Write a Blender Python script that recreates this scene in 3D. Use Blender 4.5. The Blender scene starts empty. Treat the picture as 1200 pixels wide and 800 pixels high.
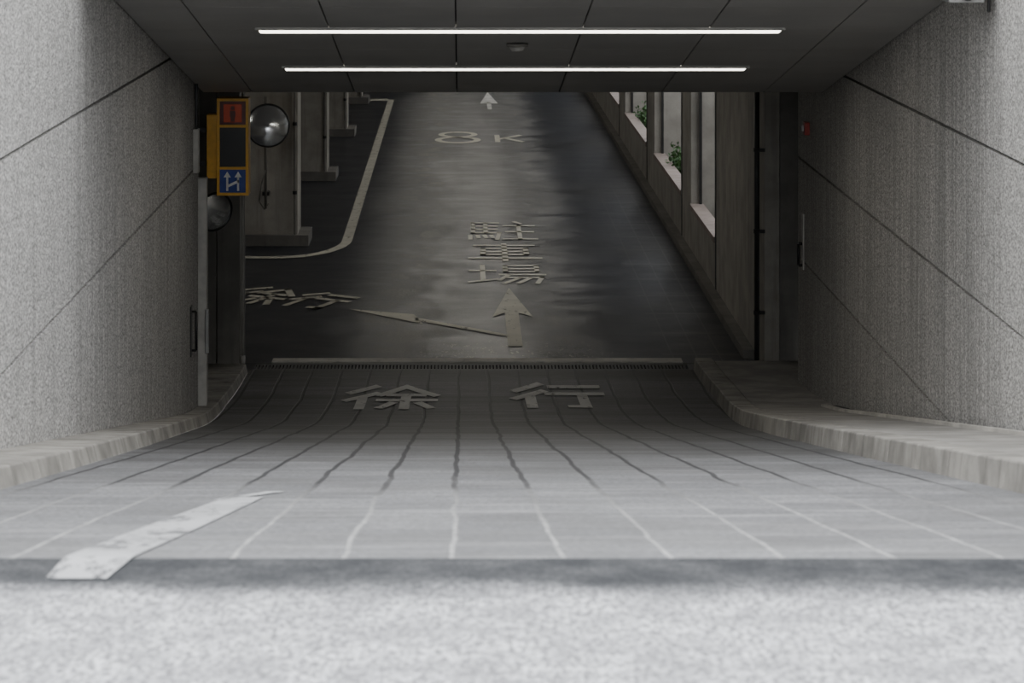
import bpy, bmesh, math, random
from mathutils import Vector, Matrix
random.seed(7)

# ------------------------------------------------------------------ helpers
def newmat(name):
    m = bpy.data.materials.new(name); m.use_nodes = True
    nt = m.node_tree; nt.nodes.clear()
    out = nt.nodes.new('ShaderNodeOutputMaterial')
    b = nt.nodes.new('ShaderNodeBsdfPrincipled')
    nt.links.new(b.outputs[0], out.inputs[0])
    return m, nt, b
def setin(nt, sock, v):
    if isinstance(v, bpy.types.NodeSocket): nt.links.new(v, sock)
    elif isinstance(v, (tuple, list)):
        v = tuple(v)
        if sock.type == 'RGBA' and len(v) == 3: v = v + (1,)
        sock.default_value = v
    else:
        if sock.type == 'RGBA': sock.default_value = (v, v, v, 1)
        else: sock.default_value = v
def M(nt, op, a, b=None, c=None, clamp=False):
    n = nt.nodes.new('ShaderNodeMath'); n.operation = op; n.use_clamp = clamp
    setin(nt, n.inputs[0], a)
    if b is not None: setin(nt, n.inputs[1], b)
    if c is not None: setin(nt, n.inputs[2], c)
    return n.outputs[0]
def mixc(nt, f, a, b, mode='MIX'):
    n = nt.nodes.new('ShaderNodeMix'); n.data_type = 'RGBA'; n.blend_type = mode
    setin(nt, n.inputs[0], f); setin(nt, n.inputs[6], a); setin(nt, n.inputs[7], b)
    return n.outputs[2]
def coords(nt):
    return nt.nodes.new('ShaderNodeTexCoord').outputs['Object']
def mapv(nt, vec, scale, loc=(0, 0, 0)):
    n = nt.nodes.new('ShaderNodeMapping'); setin(nt, n.inputs[0], vec)
    n.inputs['Scale'].default_value = scale; n.inputs['Location'].default_value = loc
    return n.outputs[0]
def noise(nt, vec, scale, detail=2, rough=0.5):
    n = nt.nodes.new('ShaderNodeTexNoise'); setin(nt, n.inputs['Vector'], vec)
    n.inputs['Scale'].default_value = scale; n.inputs['Detail'].default_value = detail
    n.inputs['Roughness'].default_value = rough
    return n.outputs[0]
def rng(nt, v, a, b, c=0.0, d=1.0):
    n = nt.nodes.new('ShaderNodeMapRange'); n.interpolation_type = 'SMOOTHSTEP'
    setin(nt, n.inputs[0], v)
    for i, x in enumerate((a, b, c, d)): n.inputs[1 + i].default_value = x
    return n.outputs[0]
def sep(nt, vec):
    n = nt.nodes.new('ShaderNodeSeparateXYZ'); setin(nt, n.inputs[0], vec); return n.outputs
def comb(nt, x, y, z):
    n = nt.nodes.new('ShaderNodeCombineXYZ')
    setin(nt, n.inputs[0], x); setin(nt, n.inputs[1], y); setin(nt, n.inputs[2], z); return n.outputs[0]
def bump(nt, b, h, strength=0.3, dist=0.01):
    n = nt.nodes.new('ShaderNodeBump'); setin(nt, n.inputs['Height'], h)
    n.inputs['Strength'].default_value = strength; n.inputs['Distance'].default_value = dist
    nt.links.new(n.outputs[0], b.inputs['Normal'])
def simple(name, col, rough=0.6, metal=0.0, var=0.25, sc=8.0, emit=None, es=1.0):
    m, nt, b = newmat(name); c = coords(nt)
    n = noise(nt, c, sc, 4)
    col2 = tuple(x * (1 - var) for x in col)
    setin(nt, b.inputs['Base Color'], mixc(nt, rng(nt, n, .35, .65), col2, col))
    b.inputs['Roughness'].default_value = rough; b.inputs['Metallic'].default_value = metal
    if emit:
        b.inputs['Emission Color'].default_value = tuple(emit) + (1,)
        b.inputs['Emission Strength'].default_value = es
    return m

class B:
    def __init__(s, name): s.name = name; s.bm = bmesh.new(); s.mats = []
    def mi(s, m):
        if m not in s.mats: s.mats.append(m)
        return s.mats.index(m)
    def poly(s, pts, m):
        f = s.bm.faces.new([s.bm.verts.new(p) for p in pts]); f.material_index = s.mi(m); return f
    def hexa(s, p, m):
        v = [s.bm.verts.new(q) for q in p]; k = s.mi(m)
        for idx in ((3, 2, 1, 0), (4, 5, 6, 7), (0, 1, 5, 4), (1, 2, 6, 5), (2, 3, 7, 6), (3, 0, 4, 7)):
            s.bm.faces.new([v[i] for i in idx]).material_index = k
    def box(s, x0, x1, y0, y1, z0, z1, m):
        s.hexa([(x0, y0, z0), (x1, y0, z0), (x1, y1, z0), (x0, y1, z0),
                (x0, y0, z1), (x1, y0, z1), (x1, y1, z1), (x0, y1, z1)], m)
    def slab(s, x0, x1, y0, y1, zf, t0, t1, m):
        # block following a longitudinal profile zf(Y); x0/x1 may be functions of Y
        fx = lambda q, y: q(y) if callable(q) else q
        s.hexa([(fx(x0, y0), y0, zf(y0) + t0), (fx(x1, y0), y0, zf(y0) + t0), (fx(x1, y1), y1, zf(y1) + t0), (fx(x0, y1), y1, zf(y1) + t0),
                (fx(x0, y0), y0, zf(y0) + t1), (fx(x1, y0), y0, zf(y0) + t1), (fx(x1, y1), y1, zf(y1) + t1), (fx(x0, y1), y1, zf(y1) + t1)], m)
    def cyl(s, p0, p1, r, m, n=16, r2=None, smooth=True):
        p0 = Vector(p0); p1 = Vector(p1); d = (p1 - p0).normalized(); r2 = r if r2 is None else r2
        a = d.orthogonal().normalized(); c = d.cross(a); k = s.mi(m)
        A = []; C = []
        for i in range(n):
            t = 2 * math.pi * i / n; o = a * math.cos(t) + c * math.sin(t)
            A.append(s.bm.verts.new(p0 + o * r)); C.append(s.bm.verts.new(p1 + o * r2))
        for i in range(n):
            j = (i + 1) % n; f = s.bm.faces.new((A[i], A[j], C[j], C[i])); f.material_index = k; f.smooth = smooth
        s.bm.faces.new(A[::-1]).material_index = k; s.bm.faces.new(C).material_index = k
    def tube(s, pts, r, m, n=10):
        for a, b in zip(pts[:-1], pts[1:]): s.cyl(a, b, r, m, n)
    def dome(s, c, nrm, r, h, m, n=40, rings=10):
        c = Vector(c); d = Vector(nrm).normalized(); a = d.orthogonal().normalized(); e = d.cross(a); k = s.mi(m)
        top = s.bm.verts.new(c + d * h); prev = None
        for j in range(1, rings + 1):
            t = j / rings; ring = []
            for i in range(n):
                q = 2 * math.pi * i / n
                ring.append(s.bm.verts.new(c + (a * math.cos(q) + e * math.sin(q)) * r * t + d * h * (1 - t * t)))
            for i in range(n):
                jn = (i + 1) % n
                f = s.bm.faces.new((top, ring[i], ring[jn])) if prev is None else s.bm.faces.new((prev[i], ring[i], ring[jn], prev[jn]))
                f.material_index = k; f.smooth = True
            prev = ring
    def torus(s, c, nrm, R, r, m, n=40, k2=10):
        c = Vector(c); d = Vector(nrm).normalized(); a = d.orthogonal().normalized(); e = d.cross(a); k = s.mi(m)
        rings = []
        for i in range(n):
            q = 2 * math.pi * i / n; o = a * math.cos(q) + e * math.sin(q)
            rings.append([s.bm.verts.new(c + o * (R + r * math.cos(2 * math.pi * j / k2)) + d * r * math.sin(2 * math.pi * j / k2)) for j in range(k2)])
        for i in range(n):
            for j in range(k2):
                f = s.bm.faces.new((rings[i][j], rings[(i + 1) % n][j], rings[(i + 1) % n][(j + 1) % k2], rings[i][(j + 1) % k2]))
                f.material_index = k; f.smooth = True
    def done(s, bevel=0.0, name=None, recalc=True):
        if recalc: bmesh.ops.recalc_face_normals(s.bm, faces=s.bm.faces)
        me = bpy.data.meshes.new(name or s.name); s.bm.to_mesh(me); s.bm.free()
        for m in s.mats: me.materials.append(m)
        o = bpy.data.objects.new(name or s.name, me); bpy.context.scene.collection.objects.link(o)
        if bevel:
            md = o.modifiers.new('Bevel', 'BEVEL'); md.width = bevel; md.segments = 2; md.limit_method = 'ANGLE'
        return o

# ------------------------------------------------------------------ key dimensions (metres; Y runs down the ramp)
STREET = 2.67
Y_TOP = 6.4; Y_TR = 19.3; Y_FLOOR = 24.35; GR = 0.169
XL = -1.95; XR = 2.73
Y_PORTAL = 14.3; Y_CEIL_END = 21.2
def rz(y):
    if y <= Y_TOP: return STREET
    if y <= Y_TR: return 3.752 - GR * y
    if y <= Y_FLOOR: return 3.752 - GR * y + 0.5 * (GR / 5.8) * (y - Y_TR) ** 2
    return 0.0
def cz(y): return 6.222 - GR * y
def yr(a, b, st):
    n = max(1, int(round((b - a) / st))); return [a + (b - a) * i / n for i in range(n + 1)]

# ------------------------------------------------------------------ materials
def mat_asphalt_street():
    m, nt, b = newmat('street_asphalt'); c = coords(nt)
    sp = noise(nt, mapv(nt, c, (1, .45, 1)), 75, 4, .75); big = noise(nt, mapv(nt, c, (1, 1.2, 1)), 6, 5, .65)
    col = mixc(nt, rng(nt, sp, .36, .64), (.20, .20, .205), (.78, .79, .81))
    col = mixc(nt, rng(nt, big, .35, .65), mixc(nt, .6, col, (.25, .25, .26)), col)
    y = sep(nt, c)[1]
    wob = M(nt, 'MULTIPLY_ADD', noise(nt, c, 2.2, 4), .20, M(nt, 'ADD', y, -.10))
    tar = rng(nt, wob, 5.98, 6.22)
    col = mixc(nt, M(nt, 'MULTIPLY', tar, .95), col, mixc(nt, rng(nt, big, .3, .7), (.02, .022, .025), (.06, .062, .065)))
    setin(nt, b.inputs['Base Color'], col); b.inputs['Roughness'].default_value = .95
    b.inputs['Specular IOR Level'].default_value = .25
    bump(nt, b, sp, .3, .005); return m
def mat_ramp():
    m, nt, b = newmat('brick_paving'); c = coords(nt); x, y, z = sep(nt, c)
    wobx = M(nt, 'MULTIPLY_ADD', noise(nt, mapv(nt, c, (2.5, .8, 1)), 1.3, 2, .5), .045, M(nt, 'ADD', x, -.003))
    r = M(nt, 'DIVIDE', wobx, .252); rf = M(nt, 'FLOOR', r); rr = M(nt, 'FRACT', r)
    dj = M(nt, 'MULTIPLY', M(nt, 'SUBTRACT', .5, M(nt, 'ABSOLUTE', M(nt, 'SUBTRACT', rr, .5))), .252)
    big = noise(nt, c, 1.1, 4, .6); brk = noise(nt, c, 9, 4, .7)
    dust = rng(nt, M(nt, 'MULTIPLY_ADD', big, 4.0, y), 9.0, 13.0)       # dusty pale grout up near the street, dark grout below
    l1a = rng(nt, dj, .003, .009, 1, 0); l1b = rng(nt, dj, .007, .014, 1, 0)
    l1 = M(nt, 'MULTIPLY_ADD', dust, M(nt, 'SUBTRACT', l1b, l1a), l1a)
    s = M(nt, 'DIVIDE', M(nt, 'MULTIPLY_ADD', rf, .19, y), .46); sf = M(nt, 'FLOOR', s); sr = M(nt, 'FRACT', s)
    dk = M(nt, 'MULTIPLY', M(nt, 'SUBTRACT', .5, M(nt, 'ABSOLUTE', M(nt, 'SUBTRACT', sr, .5))), .46)
    l2 = M(nt, 'MULTIPLY', rng(nt, dk, .008, .024, 1, 0), .6)
    w = nt.nodes.new('ShaderNodeTexWhiteNoise'); w.noise_dimensions = '2D'
    setin(nt, w.inputs['Vector'], comb(nt, rf, sf, 0.0))
    tile = w.outputs['Value']
    sp = noise(nt, mapv(nt, c, (1, .5, 1)), 60, 4, .7); scr = noise(nt, mapv(nt, c, (1.5, 9, 1)), 1, 5, .65)
    base = mixc(nt, tile, (.20, .203, .21), (.29, .293, .30))
    base = mixc(nt, rng(nt, sp, .35, .65), mixc(nt, .6, base, (.05, .05, .052)), base)
    base = mixc(nt, M(nt, 'MULTIPLY', rng(nt, scr, .5, .7), .5), base, (.44, .44, .44))
    base = mixc(nt, M(nt, 'MULTIPLY', rng(nt, big, .4, .7), .5), base, (.10, .098, .095))
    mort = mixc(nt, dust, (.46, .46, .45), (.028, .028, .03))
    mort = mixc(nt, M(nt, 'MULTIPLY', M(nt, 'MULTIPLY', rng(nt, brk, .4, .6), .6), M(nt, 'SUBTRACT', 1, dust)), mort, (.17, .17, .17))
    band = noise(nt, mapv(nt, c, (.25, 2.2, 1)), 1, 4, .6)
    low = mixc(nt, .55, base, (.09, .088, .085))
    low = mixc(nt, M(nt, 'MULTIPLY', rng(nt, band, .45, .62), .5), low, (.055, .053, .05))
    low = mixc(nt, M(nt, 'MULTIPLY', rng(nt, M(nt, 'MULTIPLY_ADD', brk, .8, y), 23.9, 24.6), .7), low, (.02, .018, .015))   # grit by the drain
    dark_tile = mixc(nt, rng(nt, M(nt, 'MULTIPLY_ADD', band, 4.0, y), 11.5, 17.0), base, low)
    cross = mixc(nt, l2, dark_tile, mixc(nt, .5, mort, dark_tile))
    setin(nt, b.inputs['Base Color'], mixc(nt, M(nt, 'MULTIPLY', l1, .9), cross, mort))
    b.inputs['Roughness'].default_value = .6
    h = M(nt, 'SUBTRACT', M(nt, 'MULTIPLY', sp, .3), M(nt, 'MAXIMUM', l1, l2))
    bump(nt, b, h, .35, .006); return m
def mat_granite(name, lo, hi, ribs=True):
    m, nt, b = newmat(name); c = coords(nt); x, y, z = sep(nt, c)
    sp = noise(nt, c, 75, 2, .7); sp2 = noise(nt, c, 30, 3, .6)
    col = mixc(nt, rng(nt, sp, .40, .60), lo, hi)
    col = mixc(nt, M(nt, 'MULTIPLY', rng(nt, sp2, .5, .70), .5), col, lo)
    st = noise(nt, mapv(nt, c, (1, 9, .35)), 1.0, 4, .65)
    col = mixc(nt, M(nt, 'MULTIPLY', rng(nt, st, .45, .75), .35), col, mixc(nt, .5, lo, (.10, .095, .09)))
    h = sp
    if ribs:
        rb = noise(nt, mapv(nt, c, (1, 45, .8)), 1.0, 2)
        inside = rng(nt, y, 14.0, 14.4)
        f = M(nt, 'MULTIPLY', M(nt, 'MULTIPLY', rng(nt, rb, .4, .62), .5), inside)
        col = mixc(nt, f, col, lo); h = M(nt, 'ADD', sp, M(nt, 'MULTIPLY', rb, 1.5))
        deep = rng(nt, y, 15.5, 22, 0, .4)     # daylight falloff under cover, painted into the stone colour
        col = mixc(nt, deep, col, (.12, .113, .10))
    setin(nt, b.inputs['Base Color'], col); b.inputs['Roughness'].default_value = .8
    bump(nt, b, h, .3, .006); return m
def mat_concrete(name, lo, hi, streak=.4, rough=.75):
    m, nt, b = newmat(name); c = coords(nt)
    a = noise(nt, c, 3, 5, .6); s = noise(nt, mapv(nt, c, (8, 8, .6)), 1, 4, .6); f = noise(nt, c, 70, 2, .6)
    col = mixc(nt, rng(nt, a, .3, .7), lo, hi)
    col = mixc(nt, M(nt, 'MULTIPLY', rng(nt, s, .5, .75), streak), col, tuple(.45 * q for q in lo))
    col = mixc(nt, M(nt, 'MULTIPLY', rng(nt, f, .45, .7), .25), col, lo)
    setin(nt, b.inputs['Base Color'], col); b.inputs['Roughness'].default_value = rough
    bump(nt, b, f, .2, .003); return m
def mat_floor():
    m, nt, b = newmat('garage_asphalt'); c = coords(nt); x, y, z = sep(nt, c)
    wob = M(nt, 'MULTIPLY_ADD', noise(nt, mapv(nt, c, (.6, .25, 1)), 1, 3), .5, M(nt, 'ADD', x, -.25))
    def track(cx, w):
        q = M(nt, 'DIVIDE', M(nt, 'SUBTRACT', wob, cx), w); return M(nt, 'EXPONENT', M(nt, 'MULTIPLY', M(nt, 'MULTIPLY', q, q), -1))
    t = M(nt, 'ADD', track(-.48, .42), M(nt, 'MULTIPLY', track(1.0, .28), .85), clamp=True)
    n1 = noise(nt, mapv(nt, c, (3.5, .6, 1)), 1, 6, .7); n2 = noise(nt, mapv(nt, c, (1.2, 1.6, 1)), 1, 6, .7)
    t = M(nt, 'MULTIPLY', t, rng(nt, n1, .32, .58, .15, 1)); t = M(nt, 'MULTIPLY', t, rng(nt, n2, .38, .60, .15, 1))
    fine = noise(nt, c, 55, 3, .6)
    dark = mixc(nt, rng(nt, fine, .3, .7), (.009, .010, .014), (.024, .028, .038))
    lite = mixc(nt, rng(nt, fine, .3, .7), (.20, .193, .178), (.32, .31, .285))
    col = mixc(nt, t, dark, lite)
    # setts along the right gutter: thin pale joints
    def lines(v, p, wd):
        fr = M(nt, 'FRACT', M(nt, 'DIVIDE', v, p)); return rng(nt, M(nt, 'MULTIPLY', M(nt, 'SUBTRACT', .5, M(nt, 'ABSOLUTE', M(nt, 'SUBTRACT', fr, .5))), p), wd * .5, wd, 1, 0)
    gl = M(nt, 'MULTIPLY', M(nt, 'MAXIMUM', lines(x, .21, .010), lines(y, 1.2, .06)), M(nt, 'MULTIPLY', rng(nt, x, 1.78, 1.82), rng(nt, y, 34, 44, .45, 0)))
    col = mixc(nt, gl, col, (.12, .12, .12))
    # broken-up asphalt with gravel at the foot of the ramp
    gx = M(nt, 'MULTIPLY', rng(nt, x, -.6, .0), rng(nt, x, .9, 1.6, 1, 0)); gy = rng(nt, y, 25.2, 26.3, 1, 0)
    g = noise(nt, mapv(nt, c, (16, 5, 1)), 1, 5, .8)
    gm = M(nt, 'MULTIPLY', gx, gy)
    col = mixc(nt, M(nt, 'MULTIPLY', gm, rng(nt, g, .44, .5)), col, (.006, .006, .006))
    col = mixc(nt, M(nt, 'MULTIPLY', gm, rng(nt, g, .57, .62)), col, (.40, .38, .33))
    setin(nt, b.inputs['Base Color'], col)
    setin(nt, b.inputs['Roughness'], M(nt, 'ADD', M(nt, 'MULTIPLY_ADD', t, .35, .20), M(nt, 'MULTIPLY', n2, .30)))
    bump(nt, b, M(nt, 'ADD', fine, M(nt, 'MULTIPLY', n1, .6)), .3, .005); return m
def mat_paint(name, col, wear=.5, sc=14, lo=.56, stretch=(1, .35, 1)):
    m, nt, b = newmat(name); c = coords(nt)
    n = noise(nt, mapv(nt, c, stretch), sc, 6, .72); g = noise(nt, c, 3, 3)
    setin(nt, b.inputs['Base Color'], mixc(nt, rng(nt, g, .3, .7), col, tuple(.8 * q for q in col)))
    b.inputs['Roughness'].default_value = .6
    tr = nt.nodes.new('ShaderNodeBsdfTransparent'); mx = nt.nodes.new('ShaderNodeMixShader')
    nt.links.new(rng(nt, n, lo, lo + .1, 0, wear), mx.inputs[0])
    nt.links.new(b.outputs[0], mx.inputs[1]); nt.links.new(tr.outputs[0], mx.inputs[2])
    out = [q for q in nt.nodes if q.type == 'OUTPUT_MATERIAL'][0]; nt.links.new(mx.outputs[0], out.inputs[0]); return m

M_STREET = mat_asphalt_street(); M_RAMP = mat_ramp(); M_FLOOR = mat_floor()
M_GRAN = mat_granite('granite_cladding', (.20, .195, .185), (.76, .745, .72))
M_GRANR = mat_granite('granite_cladding_warm', (.23, .22, .205), (.80, .78, .74))
M_BACK = simple('dark_joint_mortar', (.03, .03, .03), .9)  # dark backing that shows in the panel joints
M_KERB = mat_concrete('kerb_stone', (.20, .19, .17), (.42, .40, .36), .6)
M_PAVE = mat_concrete('sidewalk_stone', (.24, .23, .21), (.40, .38, .35), .3)
M_CONC = mat_concrete('garage_concrete', (.27, .255, .225), (.39, .37, .33), .45)
M_CONCD = mat_concrete('dark_concrete', (.14, .134, .122), (.21, .20, .18), .35)
M_PLINTH = mat_concrete('column_plinth', (.13, .125, .115), (.19, .18, .165), .35)
M_CONCL = mat_concrete('facade_concrete', (.38, .37, .35), (.50, .49, .46), .3)
M_WELL = mat_concrete('light_well_concrete', (.22, .215, .205), (.32, .31, .30), .4)
M_CEIL = simple('ceiling_panel_metal', (.42, .415, .405), .5, 0.0, .12, 1.5)
M_CEILG = simple('garage_soffit', (.20, .19, .18), .8)
M_PINK = mat_concrete('planter_sill_stone', (.24, .20, .18), (.36, .30, .27), .3)
M_WHITE = mat_paint('road_paint', (.74, .73, .69), .65)
M_YELW = mat_paint('lane_line_paint', (.52, .50, .42), .55)
M_LET = mat_paint('lettering_paint', (.70, .67, .57), .45, 11, .57, (1, .8, 1))
M_WORN = mat_paint('worn_road_paint', (.54, .545, .55), .75, 9, .50, (1, .4, 1))
M_STRIP = mat_concrete('concrete_edge', (.44, .42, .38), (.66, .63, .58), .6)
M_YEL = simple('yellow_enamel', (.80, .42, .03), .4, 0, .12, 20)
M_BLK = simple('black_plastic', (.012, .012, .012), .3)
M_DKMET = simple('dark_metal', (.04, .04, .04), .45, .4)
M_GRATE = simple('grate_metal', (.10, .10, .095), .6, .2)
M_STEEL = simple('galvanised_steel', (.35, .35, .34), .45, .7)
M_WFRM = simple('pale_frame', (.44, .43, .40), .5)
M_RED = simple('red_lens', (.30, .03, .01), .25, emit=(1, .12, .02), es=.04)
M_REDD = simple('red_lens_dark', (.12, .015, .008), .3)
M_REDBOX = simple('red_enamel', (.35, .03, .02), .4)
M_BLUE = simple('blue_sign', (.015, .05, .30), .4)
M_SIGNW = simple('sign_white', (.85, .85, .85), .4)
M_LAMP = simple('lamp_diffuser', (.9, .9, .88), .4, emit=(1.0, .95, .86), es=6)
M_LAMPG = simple('added_lamp_diffuser', (.9, .9, .88), .4, emit=(1.0, .95, .86), es=11)  # glow of the added, unseen garage lamps
M_SOIL = simple('soil', (.03, .022, .015), .95)
M_LEAF = simple('leaf', (.05, .13, .03), .5, 0, .5, 30)
M_MIRR, nt_, b_ = newmat('convex_mirror_glass')
b_.inputs['Base Color'].default_value = (.85, .87, .88, 1); b_.inputs['Metallic'].default_value = .85
nn = noise(nt_, coords(nt_), 12, 3); setin(nt_, b_.inputs['Roughness'], rng(nt_, nn, .3, .8, .12, .28))

# ------------------------------------------------------------------ street, ramp, floor
b = B('street_asphalt_road'); b.box(-16, 16, -14, Y_TOP, STREET - .3, STREET, M_STREET); b.done()
def interp(tab):
    def f(y):
        if y <= tab[0][0]: return tab[0][1]
        for (a, p), (c, q) in zip(tab[:-1], tab[1:]):
            if y <= c: return p + (q - p) * (y - a) / (c - a)
        return tab[-1][1]
    return f
kl = interp([(6.4, -1.56), (11.8, -1.58), (15.2, -1.63), (19.3, -1.74), (22, -1.80), (24.35, -1.80)])
kr = interp([(6.4, 1.90), (13.4, 1.87), (17, 1.88), (19.2, 1.93), (22.3, 2.02), (24.35, 2.0)])
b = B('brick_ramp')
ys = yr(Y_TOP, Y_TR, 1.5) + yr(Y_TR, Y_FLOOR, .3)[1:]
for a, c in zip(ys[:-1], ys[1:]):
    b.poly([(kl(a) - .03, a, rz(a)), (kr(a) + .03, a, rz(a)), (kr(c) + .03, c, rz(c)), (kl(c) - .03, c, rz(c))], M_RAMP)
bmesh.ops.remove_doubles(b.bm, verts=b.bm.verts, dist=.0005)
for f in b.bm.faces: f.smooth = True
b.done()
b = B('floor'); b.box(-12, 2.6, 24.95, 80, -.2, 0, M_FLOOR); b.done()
b = B('concrete_threshold'); b.box(-1.66, 1.95, 24.74, 24.93, -.2, .012, M_STRIP)
b.box(-1.66, 1.95, 24.93, 24.95, -.2, 0, M_FLOOR); b.box(-1.66, 1.95, 24.72, 24.74, -.2, 0, M_FLOOR)
b.box(-12, -1.66, 24.8, 24.95, -.2, 0, M_FLOOR); b.box(-1.9, -1.66, 24.72, 24.8, -.2, 0, M_FLOOR); b.box(1.95, 2.6, 24.72, 24.95, -.2, 0, M_FLOOR)
b.box(-2.3, -1.79, 24.2, 24.72, -.3, -.002, M_FLOOR); b.box(1.98, 3.05, 24.2, 24.72, -.3, -.002, M_FLOOR); b.box(2.6, 3.05, 24.2, 24.95, -.3, -.002, M_FLOOR); b.done()
b = B('drain_grate')
b.box(-1.79, 1.98, 24.35, 24.72, -.25, -.06, M_BLK)
b.box(-1.79, 1.98, 24.35, 24.42, -.06, .003, M_GRATE); b.box(-1.79, 1.98, 24.62, 24.72, -.06, .003, M_GRATE)
x = -1.78
while x < 1.96:
    b.box(x, x + .017, 24.42, 24.62, -.05, .002, M_GRATE); x += .03
b.done()

# ------------------------------------------------------------------ kerbs and sidewalk
b = B('kerb_left'); ys = yr(6.5, 24.2, .62)
for i, (a, c) in enumerate(zip(ys[:-1], ys[1:])):
    g = .006
    xw = XL if c < 20.9 else -2.25
    for p, q in zip(yr(a + g, c - g, .31)[:-1], yr(a + g, c - g, .31)[1:]):
        b.hexa([(xw, p, rz(p) - .12), (kl(p), p, rz(p) - .12), (kl(q), q, rz(q) - .12), (xw, q, rz(q) - .12),
                (xw, p, rz(p) + .075), (kl(p) - .05, p, rz(p) + .075), (kl(q) - .05, q, rz(q) + .075), (xw, q, rz(q) + .075)], M_KERB)
b.done(.008)
b = B('kerb_right'); ys = yr(6.5, 24.34, .75)
for a, c in zip(ys[:-1], ys[1:]):
    g = .006
    for p, q in zip(yr(a + g, c - g, .36)[:-1], yr(a + g, c - g, .36)[1:]):
        b.hexa([(kr(p) - .005, p, rz(p) - .12), (kr(p) + .17, p, rz(p) - .12), (kr(q) + .17, q, rz(q) - .12), (kr(q) - .005, q, rz(q) - .12),
                (kr(p) + .02, p, rz(p) + .105), (kr(p) + .17, p, rz(p) + .105), (kr(q) + .17, q, rz(q) + .105), (kr(q) + .02, q, rz(q) + .105)], M_KERB)
b.done(.008)
b = B('sidewalk'); ys = yr(6.5, 24.19, .9)
for a, c in zip(ys[:-1], ys[1:]):
    for p, q in zip(yr(a + .004, c - .004, .45)[:-1], yr(a + .004, c - .004, .45)[1:]):
        b.slab(lambda y: kr(y) + .178, XR if c < 22.8 else 2.95, p, q, rz, -.1, .10, M_PAVE)
b.done()
b = B('trim_1')  # channel and pale strip along the foot of the right wall
for p, q in zip(yr(7, 20.4, .9)[:-1], yr(7, 20.4, .9)[1:]):
    b.slab(XR - .08, XR - .001, p, q, rz, .10, .108, M_BACK)
    b.slab(XR - .12, XR - .08, p, q, rz, .10, .118, M_STRIP)
b.done()

# ------------------------------------------------------------------ granite walls of the ramp
def granite_wall(name, xf, sgn, y0, y1, joints, vj, mat, top_near=4.9):
    b = B(name); t = .04
    def bot(y): return min(rz(y) - .05, 4)
    # backing
    for a, c in zip(yr(y0, y1, 1.0)[:-1], yr(y0, y1, 1.0)[1:]):
        xa, xb = sorted((xf + sgn * (t - .012), xf + sgn * .28))
        b.hexa([(xa, a, rz(a) - .3), (xb, a, rz(a) - .3), (xb, c, rz(c) - .3), (xa, c, rz(c) - .3),
                (xa, a, top_near), (xb, a, top_near), (xb, c, top_near), (xa, c, top_near)], M_BACK)
    cuts = [v for v in vj if y0 < v < y1]; cuts = [y0] + cuts + [y1]
    g = .009
    levels = [top_near + .02] + joints
    for a, c in zip(cuts[:-1], cuts[1:]):
        for i, zt in enumerate(levels):
            low = bot(c) if i == len(levels) - 1 else levels[i + 1]
            top = zt - (g if i else 0)
            pa = a + .003; pc = c - .003
            xa, xb = sorted((xf, xf + sgn * t))
            last = i == len(levels) - 1
            za = max(low + (0 if last else g), bot(pa)); zc = max(low + (0 if last else g), bot(pc))
            if last: za, zc = bot(pa), bot(pc)
            if top <= zc: continue
            za = min(za, top - .001) 
            b.hexa([(xa, pa, za), (xb, pa, za), (xb, pc, zc), (xa, pc, zc), (xa, pa, top), (xb, pa, top), (xb, pc, top), (xa, pc, top)], mat)
    return b.done()
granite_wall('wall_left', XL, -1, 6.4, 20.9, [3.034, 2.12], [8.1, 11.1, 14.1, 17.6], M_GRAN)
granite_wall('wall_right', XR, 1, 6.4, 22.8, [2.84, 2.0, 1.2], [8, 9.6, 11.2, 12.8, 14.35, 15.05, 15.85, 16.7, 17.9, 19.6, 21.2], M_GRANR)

# ------------------------------------------------------------------ sloped ceiling over the ramp
b = B('ceiling')
xs = [XL + .005] + [v for v in [-.03 + .77 * k for k in range(-2, 4)] if XL + .1 < v < XR - .1] + [XR - .005]
ysc = [Y_PORTAL, 15.0, 16.1, 17.2, 18.3, 19.43, 20.55, Y_CEIL_END]
for x0, x1 in zip(xs[:-1], xs[1:]):
    for y0, y1 in zip(ysc[:-1], ysc[1:]):
        b.slab(x0 + .005, x1 - .005, y0 + .003, y1 - .003, cz, 0, .02, M_CEIL)
b.slab(XL, XR, Y_PORTAL + .01, Y_CEIL_END, cz, .024, .4, M_BACK)
b.slab(-2.25, 3.0, Y_CEIL_END - .001, Y_CEIL_END + .2, lambda y: cz(Y_CEIL_END), 0, .6, M_CONCD)
b.done()
def ceiling_lamp(y, x0, x1):
    b = B('ceiling_light')
    b.slab(x0 - .02, x1 + .02, y - .105, y - .08, cz, -.014, .0, M_WFRM)
    b.slab(x0 - .02, x1 + .02, y + .08, y + .105, cz, -.014, .0, M_WFRM)
    b.slab(x0 - .02, x0, y - .08, y + .08, cz, -.014, .0, M_WFRM)
    b.slab(x1, x1 + .02, y - .08, y + .08, cz, -.014, .0, M_WFRM)
    b.slab(x0, x1, y - .08, y + .08, cz, -.012, -.002, M_LAMP)
    return b.done()
ceiling_lamp(17.2, -1.23, 1.95); ceiling_lamp(19.43, -1.21, 1.96)
b = B('smoke_detector')
yy = 17.95; zz = cz(yy)
b.cyl((.36, yy, zz), (.36, yy, zz - .02), .07, M_CONCD, 24); b.cyl((.36, yy, zz - .02), (.36, yy, zz - .05), .055, M_WFRM, 24, .035); b.done()

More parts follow.
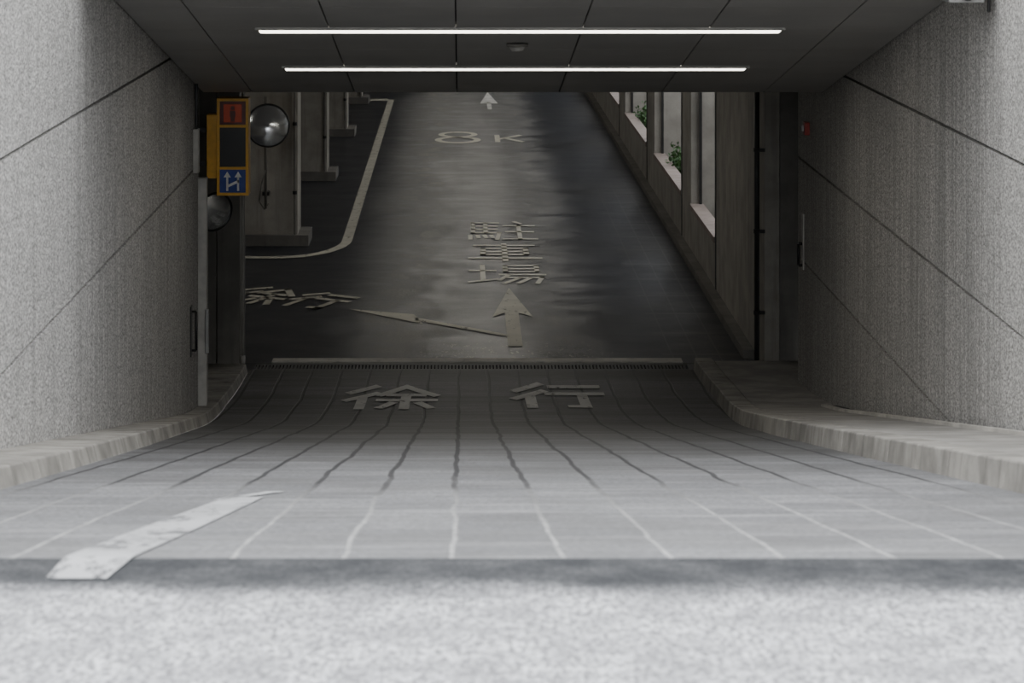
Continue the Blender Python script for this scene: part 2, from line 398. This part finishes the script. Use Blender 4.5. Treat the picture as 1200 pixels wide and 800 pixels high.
# ------------------------------------------------------------------ building mass above / around
b = B('building_facade')
b.box(-14, -2.24, Y_PORTAL, 21.3, STREET, 7, M_CONCL); b.box(3.02, 14, Y_PORTAL, 21.3, STREET, 7, M_CONCL)
b.box(-2.24, 3.02, Y_PORTAL, 21.4, 4.92, 7, M_CONCL)
b.hexa([(XL + .01, Y_PORTAL, cz(Y_PORTAL) + .03), (XR - .01, Y_PORTAL, cz(Y_PORTAL) + .03), (XR - .01, Y_PORTAL + .2, cz(Y_PORTAL) + .03), (XL + .01, Y_PORTAL + .2, cz(Y_PORTAL) + .03),
        (XL + .01, Y_PORTAL, 4.92), (XR - .01, Y_PORTAL, 4.92), (XR - .01, Y_PORTAL + .2, 4.92), (XL + .01, Y_PORTAL + .2, 4.92)], M_CONCL)
b.done()
b = B('raised_ground')
b.box(-14, XL - .29, Y_TOP, 20.8, 0, STREET + .15, M_PAVE); b.box(XR + .29, 14, Y_TOP, 24.2, 0, STREET + .15, M_PAVE); b.done()
b = B('ceiling_garage'); b.box(-12, 3.0, 21.4, 80, 3.0, 3.4, M_CEILG); b.box(3.0, 5.2, 21.4, 26.5, 3.0, 3.4, M_CEILG); b.done()
b = B('wall_garage_left'); b.box(-12.2, -12, 24.2, 80, 0, 3, M_CONC); b.done()
b = B('wall_garage_back'); b.box(-12, 3.0, 80, 80.2, 0, 3, M_CONCD); b.done()
b = B('wall_garage_front')
b.box(-12, -2.25, 24.25, 24.8, 0, 3, M_CONC)
b.box(-2.25, -2.10, 24.2, 24.8, -.1, 3, M_CONCD); b.box(-2.095, -1.9, 24.2, 24.8, -.1, 3, M_CONCD)
b.box(-2.4, -2.25, 20.9, 24.2, 0, 3, M_CONCD)
b.done(.006)

# ------------------------------------------------------------------ right garage wall with piers, planters, light well
b = B('wall_garage_right')
b.box(3.02, 3.2, 22.8, 24.3, 0, 3, M_CONCD)
b.box(2.62, 2.75, 24.3, 24.9, -.1, 3, M_CONC); b.box(2.757, 3.1, 24.33, 24.9, -.1, 3, M_CONCD)
b.box(2.60, 3.1, 24.9, 26.8, 0, 3, M_CONC); b.box(2.60, 3.1, 26.81, 28.8, 0, 3, M_CONC)
ops = [(28.8, 31.8), (33.2, 37.8), (39.4, 44.5), (46.2, 51.2), (52.8, 58), (59.6, 65)]
prev = 28.8
for i, (a, c) in enumerate(ops):
    if i: b.box(2.60, 3.15, prev, a, 0, 3, M_CONC)
    b.box(2.60, 2.72, a, c, 0, .54, M_CONC)
    b.box(3.03, 3.15, a, c, 0, .60, M_CONC)
    b.box(2.72, 3.03, a, c, 0, .44, M_SOIL)
    b.box(2.585, 2.74, a, c, .54, .60, M_PINK)
    # window post at the far jamb
    b.box(2.69, 2.72, c - .06, c - .02, .60, 3, M_DKMET)
    prev = c
b.box(2.60, 3.15, prev, 80, 0, 3, M_CONC)
b.box(2.50, 2.60, 24.95, 80, 0, .08, M_PLINTH)
for y in (28.78, 33.18, 39.38, 46.18):   # dark reveal strips at pier edges
    b.box(2.592, 2.60, y - .12, y - .04, .08, 3, M_DKMET)
b.done()
b = B('light_well_wall'); b.box(4.7, 5.2, 24.2, 80, 0, STREET + .15, M_WELL); b.box(3.15, 4.7, 24.9, 80, -.2, 0, M_WELL)
b.box(5.2, 14, 24.2, 80, 2.4, STREET + .15, M_PAVE); b.done()
def shrub(y, x, n, h):
    b = B('planter_shrub')
    for i in range(6):
        a = random.uniform(0, 6.28); 
        b.cyl((x + random.uniform(-.05, .05), y + random.uniform(-.3, .3), .44), (x + .08 * math.cos(a), y + .3 * math.sin(a), .44 + h * .6), .006, M_SOIL, 5)
    for i in range(n):
        p = Vector((x + random.gauss(-.02, .07), y + random.gauss(0, .35), .46 + abs(random.gauss(.4, .28)) * h))
        p.x = min(max(p.x, 2.76 if p.z < .62 else 2.66), 2.99)
        d = Vector((random.uniform(-1, 1), random.uniform(-1, 1), random.uniform(-.2, 1))).normalized()
        s = d.cross(Vector((random.uniform(-1, 1), random.uniform(-1, 1), random.uniform(-1, 1)))).normalized()
        L = random.uniform(.05, .09); w = L * .28; u = d.cross(s) * L * .12
        b.poly([p, p + d * L * .5 + s * w + u, p + d * L, p + d * L * .5 - s * w + u], M_LEAF)
    return b.done(recalc=False)
shrub(36.3, 2.87, 560, .32); shrub(43.2, 2.87, 420, .30); shrub(49.8, 2.87, 300, .3)

# pipe on right pier
b = B('wall_pipe'); b.cyl((2.55, 24.25, .11), (2.55, 24.25, 2.98), .022, M_DKMET, 14)
for z in (.5, 1.2, 1.9, 2.6): b.cyl((2.55, 24.25, z), (2.55, 24.25, z + .035), .029, M_DKMET, 14); b.box(2.55, 2.62, 24.25, 24.29, z, z + .03, M_DKMET)
b.done()

# ------------------------------------------------------------------ left columns
for y in (32.8, 40.0, 47.0, 54.0, 61.0):
    b = B('concrete_column')
    b.box(-2.52, -1.9, y, y + .65, 0, 3, M_CONC)
    b.box(-2.62, -1.77, y - .08, y + .73, 0, .13, M_PLINTH)
    b.cyl((-1.93, y - .035, .13), (-1.93, y - .035, 2.95), .014, M_CONCD, 10)
    for z in (.6, 1.4, 2.2): b.cyl((-1.93, y - .035, z), (-1.93, y - .035, z + .04), .026, M_DKMET, 10)
    b.done(.012)
b = B('garage_column_row')
for y in (32.8, 40, 47, 54):
    b.box(-7.6, -7.0, y, y + .65, 0, 3, M_CONC); b.box(-7.7, -6.9, y - .08, y + .73, 0, .13, M_PLINTH)
b.done(.012)

# ------------------------------------------------------------------ convex mirrors
b = B('traffic_mirror'); c = Vector((-2.22, 32.42, 1.43)); n = Vector((.10, -1, .16))
b.dome(c, n, .24, .05, M_MIRR); b.torus(c, n, .243, .012, M_DKMET); b.dome(c - n.normalized() * .005, -n, .24, .07, M_YEL)
b.cyl(c + Vector((0, .06, 0)), c + Vector((0, .2, 0)), .02, M_DKMET)
b.cyl((-2.26, 32.62, .45), (-2.26, 32.62, 1.75), .016, M_CONCD)
b.tube([(-2.26, 32.6, .9), (-2.30, 32.55, .75), (-2.33, 32.55, .55), (-2.27, 32.55, .45), (-2.22, 32.55, .52)], .008, M_CONCD)
for z in (.6, 1.6): b.box(-2.30, -2.22, 32.62, 32.8, z, z + .04, M_DKMET)
b.done()
b = B('traffic_mirror'); c = Vector((-1.985, 22.7, 1.565)); n = Vector((.7, -1, -.25))
b.dome(c, n, .155, .04, M_MIRR); b.torus(c, n, .157, .011, M_BLK); b.dome(c - n.normalized() * .004, -n, .158, .05, M_DKMET)
b.tube([c + Vector((0, .05, 0)), (-2.1, 22.85, 1.565), (-2.25, 22.85, 1.565)], .014, M_DKMET); b.done()

# ------------------------------------------------------------------ signal box
b = B('garage_traffic_signal'); y0 = 21.75; y1 = 21.95
x0, x1 = -1.885, -1.640; zt, zb = 2.55, 1.80
b.box(x0, x1, y0 + .02, y1, zb, zt, M_YEL)
f = .022
for (a, c, d, e) in ((x0, x0 + f, zb, zt), (x1 - f, x1, zb, zt)): b.box(a, c, y0, y0 + .02, d, e, M_YEL)
for z in (zt - f, 2.325, 2.0, zb): b.box(x0 + f, x1 - f, y0, y0 + .02, z, z + f, M_YEL)
b.box(x0 + f, x1 - f, y0 + .010, y0 + .02, 2.347, zt - f, M_REDD)
b.box(x0 + f, x1 - f, y0 + .012, y0 + .02, 2.022, 2.325, M_BLK)
b.box(x0 + f, x1 - f, y0 + .010, y0 + .02, zb + f, 2.0, M_BLUE)
xc = (x0 + x1) / 2
b.box(xc - .07, xc + .07, y0 + .002, y0 + .012, 2.365, 2.505, M_RED)   # red lamp with standing-figure silhouette
b.cyl((xc, y0 + .0015, 2.475), (xc, y0 - .001, 2.475), .017, M_REDD, 16)
b.box(xc - .022, xc + .022, y0 - .001, y0 + .002, 2.405, 2.455, M_REDD); b.box(xc - .016, xc + .016, y0 - .001, y0 + .002, 2.37, 2.405, M_REDD)
ya = y0 + .006
def arrow(xa, z0, z1, w):
    b.box(xa - w, xa + w, ya, ya + .004, z0, z1 - .04, M_SIGNW)
    b.poly([(xa - .028, ya, z1 - .045), (xa + .028, ya, z1 - .045), (xa, ya, z1)], M_SIGNW)
arrow(xc - .042, 1.835, 1.985, .008); arrow(xc + .042, 1.835, 1.985, .008)
b.poly([(xc - .042, ya, 1.86), (xc - .042, ya, 1.88), (xc + .05, ya, 1.925), (xc + .05, ya, 1.902)], M_SIGNW)
b.box(-1.965, -1.888, y0 + .03, y1 - .02, 1.93, 2.42, M_YEL)
b.box(-2.25, -1.96, 21.84, 21.88, 2.28, 2.32, M_DKMET); b.box(-2.25, -1.96, 21.84, 21.88, 2.02, 2.06, M_DKMET)
b.done(.003)

# frame strip, handle, conduits near the end of the left wall
b = B('door_frame_left'); b.box(-1.985, -1.89, 20.93, 21.03, rz(21) + .08, 2.02, M_WFRM); b.box(-1.90, -1.872, 20.915, 20.93, .72, 1.05, M_STEEL); b.done(.004)
b = B('door_handle'); b.tube([(XL + .002, 20.33, 1.12), (XL + .04, 20.33, 1.12), (XL + .04, 20.33, .84), (XL + .002, 20.33, .84)], .009, M_BLK)
b.box(XL, XL + .008, 20.28, 20.38, .80, 1.16, M_DKMET); b.done()
b = B('conduit_box'); b.box(XL, XL + .04, 20.5, 20.6, 2.10, 2.42, M_WFRM); b.cyl((XL + .02, 20.55, 2.42), (XL + .02, 20.55, cz(20.55)), .012, M_DKMET, 10); b.done(.003)
b = B('guard_pole'); b.cyl((-1.872, 24.17, rz(24.17)+.08), (-1.872, 24.17, 2.98), .010, M_WFRM, 12); b.cyl((-1.872, 24.17, .08), (-1.872, 24.17, .16), .022, M_WFRM, 12); b.done()
b = B('alarm_box'); b.box(XR - .04, XR, 22.03, 22.15, 2.24, 2.34, M_REDBOX); b.cyl((XR - .04, 22.09, 2.29), (XR - .055, 22.09, 2.29), .025, M_SIGNW, 14); b.done(.004)
b = B('door_handle'); b.box(XR - .01, XR, 22.38, 22.50, 1.14, 1.58, M_WFRM); b.tube([(XR - .01, 22.44, 1.34), (XR - .04, 22.44, 1.34), (XR - .04, 22.44, 1.17), (XR - .01, 22.44, 1.17)], .012, M_BLK); b.done()

# security camera under portal corner
b = B('security_camera')
b.box(2.52, 2.70, 14.36, 14.56, cz(14.56) - .04, cz(14.56) - .005, M_WFRM)
b.cyl((2.61, 14.45, cz(14.45) - .04), (2.61, 14.45, 3.66), .018, M_WFRM); b.box(2.48, 2.66, 14.30, 14.6, 3.60, 3.69, M_STEEL)
b.cyl((2.57, 14.30, 3.645), (2.57, 14.26, 3.645), .034, M_BLK, 18); b.cyl((2.70, 14.4, 3.55), (2.70, 14.4, cz(14.4) - .01), .01, M_DKMET, 8); b.done(.006)

# ------------------------------------------------------------------ road markings
EPS = .008
class Mark(B):
    def quad(s, pts, m, n=1):
        p = [Vector(q) for q in pts]
        for i in range(n):
            t0, t1 = i / n, (i + 1) / n
            a = p[0].lerp(p[3], t0); d = p[0].lerp(p[3], t1); bb = p[1].lerp(p[2], t0); c = p[1].lerp(p[2], t1)
            s.poly([(q.x, q.y, rz(q.y) + EPS) for q in (a, bb, c, d)], m)
    def tri(s, pts, m): s.poly([(q[0], q[1], rz(q[1]) + EPS) for q in pts], m)
    def glyph(s, strokes, fx, w, m, n=6):
        for st in strokes:
            (ax, ay), (bx, by) = st[0], st[1]; ww = st[2] if len(st) > 2 else w
            d = Vector((bx - ax, by - ay)); L = d.length; d /= L; nn = Vector((-d.y, d.x)) * ww / 2
            e = d * ww * .5 if len(st) < 4 else d * 0
            a = Vector((ax, ay)) - e; c = Vector((bx, by)) + e
            s.quad([fx(a + nn), fx(a - nn), fx(c - nn), fx(c + nn)], m, n)
def fit(x0, x1, y0, y1):
    return lambda p: (x0 + (x1 - x0) * p[0], y0 + (y1 - y0) * p[1])
CHI = [((.30, .97), (.05, .74)), ((.33, .70), (.03, .42)), ((.19, .52), (.19, .03))]
JO = CHI + [((.66, .97), (.38, .64)), ((.66, .97), (.98, .64)), ((.50, .64), (.84, .64)), ((.40, .42), (.97, .42)), ((.67, .62), (.67, .03)), ((.52, .28), (.42, .08)), ((.83, .28), (.94, .08))]
KOU = CHI + [((.47, .88), (.96, .88)), ((.42, .60), (.98, .60)), ((.78, .58), (.78, .04)), ((.78, .05), (.64, .05))]
CHU = [((.07, .95), (.07, .38)), ((.07, .93), (.44, .93)), ((.07, .75), (.42, .75)), ((.07, .57), (.42, .57)), ((.07, .38), (.46, .38)), ((.26, .93), (.26, .38)), ((.46, .36), (.42, .04)),
       ((.03, .24), (.03, .06)), ((.14, .24), (.15, .13)), ((.24, .24), (.26, .13)), ((.34, .24), (.36, .14)),
       ((.71, .99), (.79, .90)), ((.55, .77), (.98, .77)), ((.58, .44), (.95, .44)), ((.53, .06), (.99, .06)), ((.76, .77), (.76, .06))]
SHA = [((.1, .90), (.9, .90)), ((.2, .72), (.8, .72)), ((.2, .54), (.8, .54)), ((.2, .36), (.8, .36)), ((.2, .72), (.2, .36)), ((.8, .72), (.8, .36)), ((.03, .16), (.97, .16)), ((.5, .98), (.5, .02))]
JOU = [((.03, .68), (.33, .68)), ((.18, .95), (.18, .22)), ((.02, .10), (.36, .24)), ((.48, .94), (.90, .94)), ((.48, .78), (.90, .78)), ((.48, .62), (.90, .62)), ((.48, .94), (.48, .62)), ((.90, .94), (.90, .62)),
       ((.42, .47), (.98, .47)), ((.52, .45), (.40, .20)), ((.5, .32), (.95, .32)), ((.95, .32), (.88, .04)), ((.66, .30), (.46, .04)), ((.80, .30), (.64, .04))]
b = Mark('slow_lettering'); b.glyph(JO, fit(-.92, -.20, 21.55, 23.30), .112, M_WHITE, 8); b.glyph(KOU, fit(.42, 1.13, 21.70, 23.45), .122, M_WHITE, 8); b.done(recalc=False)
b = Mark('parking_lettering')
b.glyph(CHU, fit(.09, .90, 33.25, 35.05), .064, M_LET, 2); b.glyph(SHA, fit(.09, .91, 31.4, 32.9), .075, M_LET, 2); b.glyph(JOU, fit(.09, .91, 29.6, 31.1), .066, M_LET, 2); b.done(recalc=False)
b = Mark('lane_arrow')
b.quad([(.43, 25.6), (.565, 25.6), (.565, 27.6), (.43, 27.6)], M_YELW, 2)
b.tri([(.31, 27.35), (.43, 27.6), (.5, 29.3)], M_YELW); b.tri([(.43, 27.6), (.565, 27.6), (.5, 29.3)], M_YELW); b.tri([(.565, 27.6), (.70, 27.35), (.5, 29.3)], M_YELW); b.done(recalc=False)
b = Mark('turn_arrow')
b.quad([(.43, 26.15), (.43, 26.28), (-.44, 27.3), (-.44, 27.12)], M_YELW, 1)
b.tri([(-.36, 26.9), (-.46, 27.5), (-1.11, 27.85)], M_YELW); b.done(recalc=False)
b = Mark('lane_arrow')
b.quad([(.50, 52.6), (.58, 52.6), (.58, 54.4), (.50, 54.4)], M_WHITE); b.tri([(.37, 54.0), (.71, 54.0), (.54, 56.9)], M_WHITE); b.done(recalc=False)
b = Mark('speed_limit_lettering')
def ring(cx, cy, rx, ry, tx, ty, n=28):
    for i in range(n):
        a0 = 2 * math.pi * i / n; a1 = 2 * math.pi * (i + 1) / n
        b.poly([(cx + (rx - tx) * math.cos(a0), cy + (ry - ty) * math.sin(a0), EPS), (cx + rx * math.cos(a0), cy + ry * math.sin(a0), EPS),
                (cx + rx * math.cos(a1), cy + ry * math.sin(a1), EPS), (cx + (rx - tx) * math.cos(a1), cy + (ry - ty) * math.sin(a1), EPS)], M_LET)
ring(-.05, 46.3, .38, .62, .11, .24); ring(-.05, 47.3, .33, .54, .10, .22)
b.glyph([((.15, 1), (.15, 0), .17), ((.9, 1), (.2, .42), .18), ((.42, .55), (.95, 0), .18)], fit(.53, 1.02, 46.0, 47.1), .2, M_LET, 1); b.done(recalc=False)
b = Mark('bay_line')   # boundary line with rounded corner
w = .06
b.quad([(-1.34 - w, 33.2), (-1.34 + w, 33.2), (-1.36 + w, 55), (-1.36 - w, 55)], M_YELW, 10)
b.quad([(-1.42, 54.7), (-1.42, 55.2), (-1.88, 55.2), (-1.88, 54.7)], M_YELW, 2)
R = 1.5; N = 14
for i in range(N):
    a0 = -math.pi / 2 * i / N; a1 = -math.pi / 2 * (i + 1) / N
    P = lambda a, r: (-1.34 - .75 + (.75 + r) * math.cos(a), 33.2 + (1.5 + r * 1.6) * math.sin(a), EPS)
    b.poly([P(a0, -w), P(a0, w), P(a1, w), P(a1, -w)], M_YELW)
b.quad([(-2.09, 31.60), (-2.09, 31.80), (-6.5, 31.80), (-6.5, 31.60)], M_YELW, 2); b.done(recalc=False)
b = Mark('slow_lettering')
rot = lambda x0, x1, y0, y1: (lambda p: (x0 + (x1 - x0) * (p[0] * .8 + p[1] * .5), y0 + (y1 - y0) * (p[1] * .9 - p[0] * .35 + .25)))
b.glyph(KOU, rot(-1.85, -1.2, 27.9, 28.9), .12, M_YELW, 1); b.glyph(JO, rot(-2.5, -1.8, 28.2, 29.3), .11, M_YELW, 1); b.done(recalc=False)
EPS = .004
b = Mark('worn_lane_line')
b.quad([(-.915, 6.20), (-.78, 6.20), (-.745, 6.4), (-.90, 6.4)], M_WORN, 1)
b.quad([(-.90, 6.401), (-.745, 6.401), (-.70, 7.5), (-.85, 7.5)], M_WORN, 2); b.quad([(-.85, 7.5), (-.70, 7.5), (-.645, 9.2), (-.765, 9.2)], M_WORN, 4)
b.quad([(-.80, 9.0), (-.765, 9.0), (-.60, 9.6), (-.66, 9.6)], M_WORN, 1)
b.done(recalc=False)

# ------------------------------------------------------------------ unseen garage lamps, added to brighten the lower floor and walls
for y in (27, 32, 37, 42, 47, 52, 57, 62, 70):
    b = B('added_garage_light')
    b.box(-.95, 1.15, y - .14, y + .14, 2.95, 3.0, M_WFRM); b.box(-.9, 1.1, y - .1, y + .1, 2.925, 2.95, M_LAMPG); b.done()
for y in (30, 44, 58):
    b = B('added_garage_light')
    b.box(-4.6, -4.3, y - .65, y + .65, 2.95, 3.0, M_WFRM); b.box(-4.56, -4.34, y - .6, y + .6, 2.925, 2.95, M_LAMPG); b.done()

# ------------------------------------------------------------------ world: overcast sky
w = bpy.data.worlds.new('overcast_sky'); bpy.context.scene.world = w; w.use_nodes = True
nt = w.node_tree; nt.nodes.clear(); out = nt.nodes.new('ShaderNodeOutputWorld'); bg = nt.nodes.new('ShaderNodeBackground')
tc = nt.nodes.new('ShaderNodeTexCoord').outputs['Generated']
zz = sep(nt, tc)[2]
setin(nt, bg.inputs[0], mixc(nt, rng(nt, zz, -.05, .6), (.72, .745, .78), (.95, .97, 1.0)))
bg.inputs[1].default_value = 3.5
nt.links.new(bg.outputs[0], out.inputs[0])

# ------------------------------------------------------------------ camera (perspective-control lens, level body)
cd = bpy.data.cameras.new('camera'); cam = bpy.data.objects.new('camera', cd); bpy.context.scene.collection.objects.link(cam)
cam.location = (0, 0, 4.2); cam.rotation_euler = (math.radians(90), 0, 0)
cd.sensor_width = 36; cd.lens = 99; cd.shift_x = .05; cd.shift_y = -535 / 1200
cd.dof.use_dof = True; cd.dof.focus_distance = 25; cd.dof.aperture_fstop = 8
cd.clip_end = 300
bpy.context.scene.camera = cam
